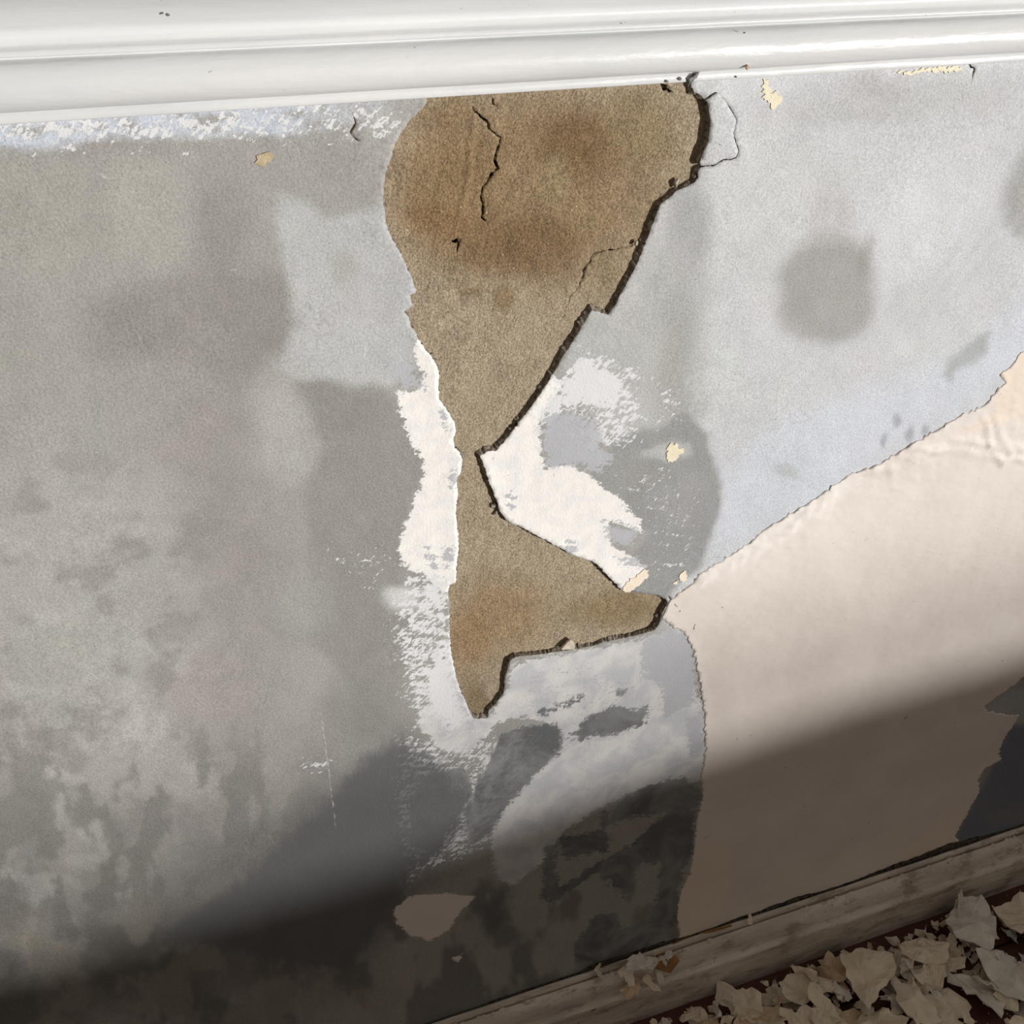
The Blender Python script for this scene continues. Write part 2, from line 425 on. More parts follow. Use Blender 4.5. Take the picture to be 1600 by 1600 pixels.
# --- colours of the old grey paint
def paint(V, with_layers=True):
    px, py = survey(np.stack([V[:, 0], np.zeros(len(V)), V[:, 2]], 1))
    px = np.clip(px, -600, 2400); py = np.clip(py, -300, 2200)
    wx = px + 16 * fbm(px / 70, py / 70, 60, 4); wy = py + 16 * fbm(px / 70, py / 70, 70, 4)
    n = len(V); c = np.tile(sr(164, 161, 156), (n, 1))
    Q = np.stack([wx, wy], 1)
    def blob(x, y, rx, ry, rgb, s=.8, rot=0, hard=.0):
        nonlocal c
        a = R(rot); dx = (wx - x) * math.cos(a) + (wy - y) * math.sin(a); dy = -(wx - x) * math.sin(a) + (wy - y) * math.cos(a)
        d = np.sqrt((dx / rx) ** 2 + (dy / ry) ** 2)
        k = (sstep(1.25, .35 + .55 * hard, d) * s)[:, None]
        c = c * (1 - k) + sr(*rgb) * k
    def area(pts, rgb, soft=12, s=.9, bias=0):
        nonlocal c
        d = sd(Q, np.array(pts, float), 120)
        k = (sstep(-soft, soft, d + bias) * s)[:, None]
        c = c * (1 - k) + sr(*rgb) * k
    # right half light grey
    area([(1020,40),(1800,-60),(1900,500),(1700,700),(1050,1000),(1010,900),(1080,640),(1050,480),(1000,420)], (203, 204, 205), 40, 1)
    area([(880,560),(1000,330),(1110,100),(1110,640),(960,700)], (186, 186, 184), 20, .9)
    blob(1400, 160, 260, 40, (188, 188, 188), .7, -4)
    blob(1370, 130, 60, 25, (178, 176, 174), .6)
    area([(1120,880),(1100,760),(1250,640),(1500,560),(1640,420),(1640,560),(1380,720),(1200,830)], (208, 212, 220), 34, .9)
    blob(1480, 330, 130, 120, (211, 213, 216), .7)
    blob(1078, 350, 40, 90, (164, 164, 163), .85); blob(1040, 430, 40, 60, (176, 176, 174), .7)
    blob(1055, 570, 36, 140, (166, 165, 160), .8, 3)
    blob(1200, 330, 90, 160, (206, 206, 205), .6)
    blob(1300, 340, 45, 90, (186, 184, 181), .55)
    blob(1294, 452, 74, 84, (158, 156, 151), .85, 12, .75); blob(1242, 496, 36, 36, (164, 162, 157), .6); blob(1350, 400, 14, 45, (150, 148, 142), .6, 8)
    blob(1300, 500, 30, 28, (166, 166, 166), .6)
    area([(1640,190),(1596,245),(1572,300),(1566,350),(1640,400)], (166, 165, 162), 14, .9)
    area([(1480,595),(1492,560),(1530,520),(1552,515),(1540,545),(1510,572),(1492,600)], (164, 165, 166), 8, .8)
    for k_ in range(9): blob(1400 + 24 * k_, 470 - 18 * k_ + (k_ % 3) * 22, 9, 60, (196, 197, 198), .5, 38)
    blob(1230, 735, 18, 16, (184, 184, 184), .7)
    for x_, y_ in ((1385, 690), (1422, 682), (1448, 672), (1400, 660)): blob(x_, y_, 8, 15, (160, 164, 170), .8)
    area([(918,745),(960,690),(1030,668),(1070,640),(1108,675),(1122,760),(1117,830),(1098,895),(1040,940),(980,935),(970,900),(1010,830),(955,790)], (152, 152, 150), 7, .97)
    blob(1045, 790, 40, 50, (162, 162, 161), .5); blob(1000, 740, 40, 30, (158, 155, 150), .5)
    area([(1003,710),(1030,695),(1075,690),(1080,712),(1040,722)], (186, 186, 184), 4, .9)
    # left half
    area([(-300,150),(300,180),(640,150),(600,330),(450,330),(440,560),(300,600),(-300,640)], (164, 161, 155), 40, .7)
    blob(60, 330, 190, 110, (169, 166, 159), .7); blob(230, 330, 70, 130, (176, 173, 166), .6, -15)
    blob(345, 345, 60, 95, (149, 146, 141), .8); blob(180, 215, 260, 30, (154, 151, 146), .6, -3); blob(540, 230, 70, 60, (158, 154, 150), .7)
    blob(600, 210, 40, 60, (176, 174, 168), .8)
    area([(300,420),(430,420),(455,480),(450,540),(415,590),(360,630),(250,560),(150,560),(120,480)], (147, 143, 138), 30, .8)
    area([(440,300),(520,338),(598,320),(655,455),(640,490),(660,560),(600,610),(478,598),(430,575),(458,500),(448,430),(432,340)], (190, 190, 189), 12, .95)
    blob(540, 420, 18, 45, (172, 168, 160), .6)
    area([(425,560),(470,590),(490,650),(505,700),(450,765),(395,720),(400,650)], (180, 178, 173), 34, .7)
    area([(462,597),(600,598),(655,680),(665,730),(645,790),(628,860),(655,960),(640,1060),(560,1080),(480,1000),(470,760),(500,700),(480,650)], (149, 146, 141), 12, .9)
    area([(300,560),(400,640),(385,720),(450,770),(470,1000),(420,1180),(300,1120),(290,800),(200,700)], (158, 153, 149), 40, .8)
    blob(130, 900, 200, 260, (178, 176, 170), .75)
    blob(350, 860, 70, 90, (150, 143, 141), .5); blob(310, 1080, 90, 70, (170, 163, 158), .6)
    blob(470, 950, 60, 60, (164, 163, 160), .6); blob(630, 935, 36, 26, (216, 216, 214), .9)
    blob(570, 1110, 80, 70, (140, 138, 134), .7); blob(150, 1180, 170, 120, (178, 176, 170), .7)
    # soft marks all over the left side, round above and drawn out below
    m1 = sstep(.02, .32, fbm(px / 50, py / 36, 80, 4)) * sstep(620, 820, py) * sstep(460, 250, px)
    c = c * (1 - .62 * m1[:, None]) + sr(146, 143, 139) * .62 * m1[:, None]
    m0 = sstep(.05, .4, fbm(px / 75, py / 45, 83, 4)) * sstep(700, 850, py) * sstep(400, 200, px); c = c * (1 - .5 * m0[:, None]) + sr(190, 188, 184) * .5 * m0[:, None]
    m2 = sstep(-.02, .13, fbm(px / 40, py / 85, 90, 4)) * sstep(1080, 1220, py) * sstep(620, 330, px)
    c = c * (1 - .75 * m2[:, None]) + sr(134, 132, 127) * .75 * m2[:, None]
    # lower zone
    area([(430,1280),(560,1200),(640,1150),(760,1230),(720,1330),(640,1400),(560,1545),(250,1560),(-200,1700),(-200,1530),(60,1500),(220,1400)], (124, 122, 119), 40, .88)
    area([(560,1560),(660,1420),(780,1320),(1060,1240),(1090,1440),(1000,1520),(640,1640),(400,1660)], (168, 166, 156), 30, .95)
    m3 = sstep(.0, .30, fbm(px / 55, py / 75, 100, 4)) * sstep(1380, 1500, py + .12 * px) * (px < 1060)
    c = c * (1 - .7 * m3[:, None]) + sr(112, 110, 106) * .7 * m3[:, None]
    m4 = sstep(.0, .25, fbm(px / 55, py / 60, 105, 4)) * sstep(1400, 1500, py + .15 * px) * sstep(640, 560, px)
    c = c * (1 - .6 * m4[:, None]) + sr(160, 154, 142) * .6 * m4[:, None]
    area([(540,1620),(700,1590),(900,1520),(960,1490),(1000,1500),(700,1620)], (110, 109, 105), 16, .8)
    # far right, dark paint beside the cream sheet
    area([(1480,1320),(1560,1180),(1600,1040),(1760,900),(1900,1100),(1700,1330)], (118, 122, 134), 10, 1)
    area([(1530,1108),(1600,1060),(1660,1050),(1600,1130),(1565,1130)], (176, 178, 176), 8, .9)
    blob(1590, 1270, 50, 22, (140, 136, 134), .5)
    # scraped bluish residue right under the rail
    yr = 196 - .0625 * px
    m5 = sstep(46, 24, py - yr + 12 * fbm(px / 90, py / 90, 110, 3)) * sstep(660, 420, px + 60 * fbm(px / 20, py / 8, 115, 3))
    m5 = m5 * sstep(-.45, .05, fbm(px / 34 + .1 * py, py / 5, 120, 4))
    c = c * (1 - .85 * m5[:, None]) + sr(206, 214, 226) * .85 * m5[:, None]
    dd = dist(np.stack([wx, wy], 1), np.array([(130, 208), (200, 214), (310, 218), (390, 214)], float), False)
    k = (sstep(6, 1, dd) * .6 * sstep(-.4, .2, fbm(px / 14, py / 6, 125, 3)))[:, None]; c = c * (1 - k) + sr(204, 208, 212) * k
    c *= (1 + .08 * fbm(px / 30, py / 30, 130, 4) + .06 * fbm(px / 110, py / 110, 135, 3))[:, None]
    hue = fbm(px / 80, py / 80, 140, 3)[:, None]
    c *= 1 + hue * np.array([.02, -.006, .012])
    return c, px, py
SCUFF = [([(620,1130),(700,1150),(860,1130),(850,1200),(760,1340),(620,1380),(600,1250)], -.9), ([(930,740),(1050,700),(1110,760),(1100,900),(1000,920),(1000,830)], -4.2),
 ([(860,560),(1010,560),(1010,690),(960,720),(860,690)], .2), ([(620,880),(705,900),(712,1060),(740,1130),(640,1150),(600,1000)], .6), ([(1000,560),(1090,600),(1080,700),(1000,680)], -3.2),
 ([(480,860),(620,820),(640,900),(560,960)], -4.2), ([(-300,175),(640,150),(640,215),(-300,255)], 1.5), ([(460,560),(600,560),(620,620),(470,640)], -5.0)]
DSCUFF = [([(800,1040),(930,1020),(1000,1040),(1010,1100),(900,1130),(800,1120)], -2.4), ([(650,1080),(730,1110),(720,1170),(650,1150)], -1.9), ([(940,830),(1010,840),(1000,880),(930,860)], -1.0), ([(870,850),(910,850),(905,880)], -1.0),
 ([(630,760),(665,760),(655,880),(620,880)], -2.2), ([(655,930),(700,930),(706,1060),(660,1060)], -1.6), ([(1060,1040),(1096,1060),(1100,1180),(1064,1180)], -1.8)]
LAYERS = {
 'white': [[(655,528),(645,548),(660,590),(655,612),(617,612),(628,650),(640,690),(660,718),(664,742),(640,800),(626,850),(628,880),(668,905),(690,925),(708,925),(760,900),(760,520)],
           [(860,585),(884,600),(858,640),(845,660),(850,730),(890,725),(920,745),(968,775),(1004,822),(1003,834),(955,815),(955,850),(1010,885),(985,920),(960,930),(800,850),(740,800),(740,690),(800,640)]],
 'pale': [[(798,1040),(850,1026),(940,1012),(1030,990),(1060,985),(1080,1015),(1088,1080),(1100,1110),(1110,1210),(1080,1225),(1000,1232),(940,1262),(880,1300),(860,1340),(800,1385),(775,1370),(766,1300),(790,1250),(826,1215),(860,1185),(880,1160),(870,1138),(820,1120),(780,1128),(762,1150),(730,1180),(690,1175),(650,1130),(665,1100),(690,1060),(690,1000),(720,990),(745,1110),(770,1115),(795,1070)]],
 'brushed': [[(905,545),(960,560),(990,600),(975,635),(930,650),(890,640),(850,700),(830,660),(860,610)],
             [(898,660),(950,655),(955,690),(930,710),(890,690)],
             [(640,900),(700,900),(706,1020),(720,1080),(740,1125),(700,1150),(660,1120),(655,1050),(680,980)],
             [(792,1150),(816,1158),(800,1190),(768,1240),(744,1248),(760,1210)], [(728,1136),(744,1138),(768,1176),(758,1184)], [(740,1178),(790,1176),(788,1214),(745,1220)],
             [(630,1196),(644,1196),(690,1262),(676,1270)], [(664,1300),(680,1302),(645,1380),(632,1376)], [(470,1190),(520,1186),(500,1210)]],
 'dark': [[(893,1152),(915,1125),(958,1104),(985,1106),(1012,1106),(1008,1132),(975,1146),(930,1150),(905,1160)],
          [(843,1112),(914,1086),(916,1094),(848,1118)], [(962,1082),(982,1074),(978,1088),(964,1094)],
          [(765,1180),(790,1145),(822,1134),(866,1132),(882,1150),(874,1172),(842,1205),(800,1250),(768,1300),(735,1320),(728,1270)],
          [(660,1215),(720,1200),(740,1240),(700,1290),(680,1330),(640,1320),(640,1260)],
          [(965,1255),(1010,1228),(1062,1214),(1076,1216),(1098,1238),(1088,1262),(1084,1300),(1082,1335),(1068,1360),(1060,1400),(1058,1440),(1030,1465),(1018,1440),(1030,1380),(1030,1350),(1000,1350),(978,1400),(930,1365),(862,1414),(846,1398),(850,1328),(868,1318),(870,1390),(930,1350),(985,1320),(1040,1270),(1000,1275),(950,1290)],
          [(900,1505),(895,1478),(930,1430),(960,1425),(975,1450),(1010,1440),(1050,1440),(1040,1470),(960,1500)],
          [(872,1312),(935,1298),(940,1268),(948,1266),(950,1335),(930,1330),(885,1345)]],
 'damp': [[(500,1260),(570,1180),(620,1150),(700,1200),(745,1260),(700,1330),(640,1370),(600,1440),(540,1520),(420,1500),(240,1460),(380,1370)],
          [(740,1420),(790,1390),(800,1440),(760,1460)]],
 'greyspot': [[(612,585),(640,552),(646,585),(660,600),(630,606)], [(852,655),(890,645),(930,660),(940,700),(960,715),(940,735),(890,725),(862,728),(850,700)],
              [(785,775),(798,768),(805,780),(800,792),(792,782)], [(885,842),(898,850),(896,870),(884,862)], [(692,640),(702,650),(706,664),(694,668),(684,652)],
              [(700,740),(712,738),(714,760),(704,762)], [(668,850),(682,870),(680,890),(670,880)], [(694,856),(708,858),(706,895),(696,890)],
              [(1000,1000),(1050,985),(1080,1000),(1086,1060),(1084,1100),(1040,1120),(1030,1070),(1005,1060)], [(1070,1130),(1098,1110),(1098,1170),(1078,1180)],
              [(940,815),(1000,830),(985,850),(960,846)], [(962,870),(1000,876),(1010,884),(975,880)]],
 'beige': [[(614,1425),(640,1402),(700,1396),(742,1402),(720,1425),(700,1455),(675,1470),(640,1462),(622,1445)], [(700,1498),(722,1490),(716,1504)],
           [(690,735),(700,742),(690,750)]],
}
SCR = [[(470,880),(485,1000),(500,1110),(512,1190),(525,1290)], [(562,360),(568,430),(572,520),(570,560)], [(735,250),(733,250)],
       [(1500,135),(1520,158),(1545,170),(1572,172)], [(1124,130),(1117,155)], [(140,265),(170,280)], [(330,430),(370,420)],
       [(985,475),(975,540)], [(1170,290),(1180,320)], [(500,895),(520,840)]]
HAIR = [[(602,378),(610,430),(620,465),(628,486)], [(626,445),(636,468)], [(1122,178),(1119,215),(1118,220),(1126,228)], [(1076,478),(1068,560),(1052,660),(1048,700)], [(1437,545),(1442,556)],
        [(777,703),(766,725),(762,740)], [(766,750),(800,742),(820,736)], [(865,738),(867,750)], [(838,770),(840,785)], [(72,205),(80,225)], [(345,180),(335,200)]]
def lay(o, V):
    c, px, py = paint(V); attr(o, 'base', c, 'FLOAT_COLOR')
    P = V[:, [0, 2]]
    wob = .004 * np.stack([fbm(px / 60, py / 60, 150, 3), fbm(px / 60, py / 60, 155, 3)], 1)
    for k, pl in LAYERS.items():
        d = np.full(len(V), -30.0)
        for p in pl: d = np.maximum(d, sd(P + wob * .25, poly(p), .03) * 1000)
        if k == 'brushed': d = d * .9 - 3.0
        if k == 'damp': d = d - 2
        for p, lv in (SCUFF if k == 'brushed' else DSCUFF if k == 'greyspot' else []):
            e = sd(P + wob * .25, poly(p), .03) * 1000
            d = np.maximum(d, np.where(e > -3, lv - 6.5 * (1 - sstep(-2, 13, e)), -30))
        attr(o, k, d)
    for k, ls in (('scratch', SCR), ('hairline', HAIR)):
        d = np.full(len(V), 30.0)
        for l in ls:
            q = poly(l); lo, hi = q.min(0) - .01, q.max(0) + .01
            m = ((P > lo) & (P < hi)).all(1)
            if m.any(): d[m] = np.minimum(d[m], dist(P[m], q, False) * 1000)
        attr(o, k, (.45 if k == 'scratch' else .12) - d)
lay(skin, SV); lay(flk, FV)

# --- the bare sand render in the hole
lo, hi = hole.min(0) - .01, hole.max(0) + .01
ro = np.array([(lo[0], lo[1]), (hi[0], lo[1]), (hi[0], .831), (lo[0], .831)])
cr = [ribbon(poly(p, .0035), [x * .001 for x in w_], 40 + i) for i, (p, w_) in enumerate(cracks_render_px)]
def rrel(P):
    u, z = P[:, 0], P[:, 1]
    y = .0028 + .0009 * fbm(u * 26, z * 30, 160, 3) + .00035 * fbm(u * 160, z * 160, 165, 4)
    px, py = survey(np.stack([u, u * 0 + .0036, z], 1))
    ridge = dist(np.stack([px, py], 1), np.array([(740, 175), (733, 250), (728, 290), (718, 330), (706, 372)], float), False)
    y -= .0008 * sstep(7, 0, ridge)
    rough = sstep(160, 40, np.hypot(px - 860, (py - 390) * 1.3))
    y += .0009 * rough * fbm(u * 110, z * 110, 170, 4)
    y -= .0006 * sstep(0, 25, (px - 744) * .9) * sstep(70, 20, px - 744) * sstep(340, 300, py)
    return y
rend, RV, _ = sheet('sand_render', ro, cr, .0012, rrel, .0115, M_render, wall, 8)
tag(rend, 'bare brown sandy render exposed where the plaster has come away')
px, py = survey(np.stack([RV[:, 0], RV[:, 0] * 0 + .0036, RV[:, 2]], 1))
wx = px + 14 * fbm(px / 40, py / 40, 180, 4); wy = py + 14 * fbm(px / 40, py / 40, 185, 4)
c = np.tile(sr(177, 162, 139), (len(RV), 1))
def rb(x, y, rx, ry, rgb, s=.8, rot=0):
    global c
    a = R(rot); dx = (wx - x) * math.cos(a) + (wy - y) * math.sin(a); dy = -(wx - x) * math.sin(a) + (wy - y) * math.cos(a)
    k = (sstep(1.3, .4, np.sqrt((dx / rx) ** 2 + (dy / ry) ** 2)) * s)[:, None]; c = c * (1 - k) + sr(*rgb) * k
rb(830, 290, 240, 170, (154, 131, 101), .9); rb(700, 300, 90, 120, (150, 126, 93), .7); rb(900, 225, 75, 55, (128, 104, 75), .75); rb(820, 385, 110, 55, (130, 105, 76), .7)
rb(680, 340, 60, 30, (144, 112, 80), .5); rb(1000, 200, 70, 70, (150, 131, 100), .7); rb(690, 180, 60, 30, (142, 120, 90), .6)
rb(865, 280, 22, 45, (160, 142, 110), .8, 15); rb(900, 330, 60, 20, (158, 138, 106), .7, 20); rb(940, 420, 30, 40, (156, 138, 110), .8)
rb(790, 470, 20, 25, (136, 112, 78), .6); rb(735, 455, 20, 14, (130, 104, 70), .5)
rb(780, 960, 90, 70, (158, 134, 102), .75); rb(960, 950, 90, 30, (150, 130, 98), .8); rb(730, 1000, 40, 60, (154, 126, 92), .6); rb(745, 1090, 25, 40, (140, 122, 92), .7)
c *= (1 + .16 * fbm(px / 22, py / 22, 190, 4))[:, None]
attr(rend, 'base', c, 'FLOAT_COLOR')

# --- broken crumbs of plaster still clinging in the break
def crumb(name, px_, size, mat, parent, y=.0015, seed=0, flat=.6, label=None):
    r = np.random.default_rng(seed)
    bm = bmesh.new(); bmesh.ops.create_icosphere(bm, subdivisions=2, radius=1)
    p = wall_pt(*px_, y); s = size
    ph = r.uniform(0, 6, 6)
    for v in bm.verts:
        k = 1 + .25 * math.sin(3 * v.co.x + ph[0]) * math.cos(4 * v.co.z + ph[1]) + r.normal() * .06
        v.co = Vector((v.co.x * s[0] * k, v.co.y * s[1] * k, v.co.z * s[2] * k))
    bmesh.ops.rotate(bm, verts=bm.verts, cent=(0, 0, 0), matrix=Matrix.Rotation(s[3], 3, 'Y'))
    bmesh.ops.translate(bm, verts=bm.verts, vec=(p[0], y, p[1]))
    me = bpy.data.meshes.new(name); bm.to_mesh(me); bm.free(); me.materials.append(mat)
    o = bpy.data.objects.new(name, me); C.objects.link(o); o.parent = parent
    if label: o['label'] = label
    return o
M_crumb = plain('plaster_crumb', (176, 164, 154), (206, 196, 186), 300, .9, .001)
crumb('plaster_crumb', (1056, 286), (.0011, .0014, .0025, .3), M_crumb, wall, .001, 1)
crumb('plaster_crumb', (994, 380), (.0010, .0012, .0014, .3), M_crumb, wall, .001, 2)
crumb('plaster_crumb', (1087, 270), (.0018, .0016, .0030, .5), M_edge, wall, .0022, 3)
crumb('plaster_crumb', (1085, 139), (.0018, .0014, .0026, .2), M_edge, wall, .001, 4)
for i, (a, b) in enumerate([(785,690),(800,672),(812,656),(830,634),(846,606),(770,706),(776,802),(773,790),(1030,962),(1024,975),(905,528),(870,572),(1040,318)]):
    crumb('plaster_crumb', (a - 2, b - 1), (.0011 + .0006 * (i % 3), .0012, .0018, .6), M_edge, wall, .0022, 10 + i)

# thin flakes of older cream paint left on the wall
def skin_patch(name, pts, mat, thick=.00025, label=None, seed=0, lift=0.0, y0=-.0002, parent=None, jag=.0007):
    pl = ragged(poly(pts), jag, .0012, seed)
    cu = pl.mean(0)
    o, V, _ = sheet(name, pl, [], .0025, lambda P: relief(P) + y0 - thick + -lift * sstep(0, .01, np.hypot(P[:, 0] - cu[0], P[:, 1] - cu[1])), .0004, mat, parent or wall, seed)
    o.data.polygons.foreach_set('use_smooth', [False] * len(o.data.polygons))
    if label: o['label'] = label
    return o
skin_patch('paint_flake', [(1192,122),(1201,124),(1203,146),(1212,142),(1222,156),(1214,164),(1208,172),(1200,160),(1190,152)], M_patch, label='yellowish cream scrap of old paint under the rail', seed=61)
skin_patch('paint_flake', [(1400,112),(1430,108),(1460,105),(1500,104),(1502,109),(1470,111),(1440,113),(1415,115)], M_patch, label='long thin cream scrap of old paint right under the rail', seed=62)
skin_patch('paint_flake', [(1045,696),(1056,692),(1058,700),(1068,704),(1060,714),(1050,722),(1041,716)], M_patch, label='small cream scrap of paint on the damp stain', seed=63)
skin_patch('paint_flake', [(1013,889),(1012,900),(1000,912),(990,920),(983,924),(971,922),(980,908),(995,898)], M_warmpatch, label='cream pointed scrap of paint at the lip of the hole', seed=64)
skin_patch('paint_flake', [(1063,895),(1072,891),(1073,904),(1066,908),(1060,902)], M_warmpatch, seed=65)
skin_patch('paint_flake', [(1050,910),(1060,904),(1056,912)], M_warmpatch, seed=66)
skin_patch('paint_flake', [(400,243),(414,238),(426,242),(422,252),(408,260),(398,254)], plain('tan_scrap', (186, 166, 132), (204, 188, 156), 200), label='small tan scrap of paint on the upper left grey wall', seed=67)
skin_patch('paint_flake', [(876,1013),(884,1004),(891,998),(897,1004),(897,1013),(890,1013)], M_dust, label='white chip of plaster stuck in the lower lip of the hole', seed=68, y0=-.0005, jag=.00015)

# --- the sheet of cream paint on the right
cream_px = [(1045,938),(1072,918),(1100,892),(1150,862),(1200,824),(1270,781),(1333,738),(1372,726),(1420,697),(1470,668),(1500,650),(1540,632),(1556,610),(1572,598),(1562,586),(1578,574),(1590,556),(1606,545),(1640,515),(1720,460),(1800,420),
 (1760,700),(1700,880),(1660,1000),(1600,1056),(1570,1080),(1536,1104),(1545,1112),(1592,1118),(1578,1140),(1566,1158),(1560,1176),(1562,1188),(1538,1200),(1527,1218),(1530,1236),(1512,1268),(1502,1288),(1491,1305),(1500,1318),(1470,1332),(1400,1360),(1320,1394),
 (1250,1424),(1180,1450),(1120,1462),(1062,1466),(1058,1430),(1064,1395),(1078,1362),(1084,1330),(1088,1290),(1098,1242),(1095,1215),(1101,1175),(1100,1110),(1092,1060),(1084,1015),(1070,990),(1034,966),(1043,945)]
cream_o = ragged(poly(cream_px), .0008, .0020, 9)
cream_o[:, 1] = np.maximum(cream_o[:, 1], .070)
ridge_px = [[(1095,910),(1180,862),(1230,830),(1262,800),(1300,770)], [(1335,737),(1390,735),(1440,712),(1500,690),(1600,700)], [(1556,655),(1562,680),(1580,705),(1566,722)], [(1540,660),(1548,700),(1560,720)], [(1420,700),(1500,705),(1560,715),(1620,722)]]
def crel(P):
    u, z = P[:, 0], P[:, 1]
    d = sd(P, cream_o, .05)
    y = relief(P) - .00012 - .00045 * sstep(.002, .03, d) * (fbm(u * 9, z * 9, 200, 3) + 1)
    y -= .0002 * sstep(.006, .0, d) * (1 + fbm(u * 120, z * 120, 205, 3))
    px, py = survey(np.stack([u, u * 0, z], 1))
    Q = np.stack([px + 6 * fbm(px / 16, py / 16, 211, 3), py + 6 * fbm(px / 16, py / 16, 215, 3)], 1)
    for l in ridge_px:
        q = np.array(l, float); dd = dist(Q, q, False)
        y -= (.0008 + .0007 * fbm(u * 140, z * 140, 218, 3)) * sstep(9, 0, dd)
    k = sstep(60, 15, dist(Q, np.array([(1180, 850), (1340, 745), (1480, 690), (1600, 650)], float), False))
    y -= .0010 * k * np.maximum(fbm(px / 12, py / 7, 220, 4), -.02)
    return y
crm, CV, _ = sheet('cream_paint_sheet', cream_o, [], .0022, crel, .0006, M_cream, wall, 10)
tag(crm, 'sheet of cream paint still sticking to the lower right of the wall')
px, py = survey(np.stack([CV[:, 0], CV[:, 0] * 0, CV[:, 2]], 1))
wq = np.stack([px + 8 * fbm(px / 30, py / 30, 230, 3), py + 8 * fbm(px / 30, py / 30, 235, 3)], 1)
wm = np.maximum.reduce([sd(wq, np.array(p, float), 40) for p in ([(1050,1350),(1085,1320),(1135,1320),(1140,1380),(1120,1440),(1050,1480)], [(1400,1340),(1450,1290),(1520,1260),(1500,1330),(1440,1350)], [(1480,690),(1556,640),(1550,500),(1660,480),(1660,640),(1560,660)])])
attr(crm, 'warm', np.clip(wm / 12 + .4, 0, 1))
attr(crm, 'pale', np.clip(sstep(26, 6, dist(wq, np.array([(1100, 905), (1200, 840), (1300, 775), (1340, 742)], float), False)) * .8, 0, 1))
mk = np.full(len(CV), 30.0)
for l in ([(1120,1062),(1133,1050)], [(1083,985),(1086,975)], [(1052,940),(1062,955)], [(1335,737),(1341,735)], [(1466,712),(1468,714)], [(1100,1310),(1112,1304)], [(1122,963),(1124,965)]):
    mk = np.minimum(mk, dist(CV[:, [0, 2]], poly(l), False) * 1000)
attr(crm, 'mark', .55 - mk)

# ------------------------------------------------------------------ mouldings
def moulding(name, prof, mat, x0, x1, fine, amp, parent=None, seed=0, close=True):
    """prof: list of (y, z); swept along x, finely divided where the photograph shows it"""
    xs = list(np.arange(-3.2, x0, .5)) + list(np.arange(x0, x1, fine)) + list(np.arange(x1, 5.6, .5)) + [5.6]
    xs = np.array(xs); pr = np.array(prof); n = len(pr)
    V = np.zeros((len(xs), n, 3))
    V[:, :, 0] = xs[:, None]; V[:, :, 1] = pr[None, :, 0]; V[:, :, 2] = pr[None, :, 1]
    s = np.arange(n)[None, :] * np.ones((len(xs), 1))
    if amp:
        V[:, :, 1] += amp * fbm(xs[:, None] * 25 + s * 0, s * .35, 300 + seed, 3)
        V[:, :, 2] += amp * .7 * fbm(xs[:, None] * 18 + 40, s * .3, 310 + seed, 3)
    V = V.reshape(-1, 3)
    i = np.arange(len(xs) - 1)[:, None] * n + np.arange(n - 1)[None, :]
    i = i.ravel()
    F = np.stack([i, i + n, i + n + 1, i + 1], 1)
    o = link_mesh(name, V, F, mat, parent)
    if seed: o.data.set_sharp_from_angle(angle=R(38))
    return o
zb = H_CAM - .2394 * (D_CAM - .005)          # underside of the rail
P = [(.002, zb), (-.005, zb), (-.0053, zb + .0004), (-.0053, zb + .0040), (-.0045, zb + .0044), (-.0040, zb + .0050)]
for k in range(17):                            # large bead
    a = R(-80 + k * 10.6); P.append((-.0042 - .0100 * math.cos(a) ** .9 if math.cos(a) > 0 else -.0042, zb + .0135 + .0092 * math.sin(a)))
P += [(-.0040, zb + .0232), (-.0046, zb + .0237), (-.0092, zb + .0240), (-.0098, zb + .0245), (-.0098, zb + .0258), (-.0090, zb + .0264), (-.0066, zb + .0272)]
for k in range(14):                            # hollow above it, leaning back at its foot
    t = k / 13; P.append((-.0060 - .0185 * t ** 2.1 + .0016 * math.sin(min(t * 3.0, 1) * math.pi), zb + .0278 + .0197 * t))
P += [(-.0245, zb + .0478), (-.0265, zb + .0482), (-.0272, zb + .0490), (-.0272, zb + .0600), (-.024, zb + .0625), (.002, zb + .0630)]
rail = moulding('trim_1', P, M_rail, -.4, 1.4, .004, .00022); tag(rail, 'glossy white painted moulded dado rail', kind='structure')
# damage to the rail: dark chip and a blister
crumb('paint_blister', (1168, 105), (.0011, .0008, .0011, 0), plain('bare_spot', (196, 164, 140), (214, 186, 164), 300), rail, -.0125, 31)
for i, (a, b, s_) in enumerate([(1222, 82, .0006), (1212, 84, .0005), (1163, 30 + 21, .0004), (1062, 123, .0007), (1150, 120, .0004), (1042, 127, .0006), (262, 23, .0005)]):
    crumb('paint_chip_scar', (a, b), (s_ * 1.6, .0004, s_, .2), plain('scar%d' % i, (110, 108, 106), (140, 138, 134), 300) if i == 0 else bpy.data.materials['scar0'], rail, -.0125 if b < 110 else -.0057, 40 + i)
def dark_strip(name, pts, wmm, y, mat, parent, seed, th=.0005):
    rb_ = ribbon(poly(pts, y), [k * .001 for k in wmm], seed)
    o, V, _ = sheet(name, rb_, [], .002, lambda P: P[:, 0] * 0 + y, y + th, mat, parent, seed)
    return o
dark_strip('rail_crack', [(1076, 134), (1080, 124), (1086, 118), (1092, 113)], [1.0, 2.2, 2.6, 1.0], -.0062, plain('grey_scuff', (120, 118, 118), (150, 148, 148), 400), rail, 81)

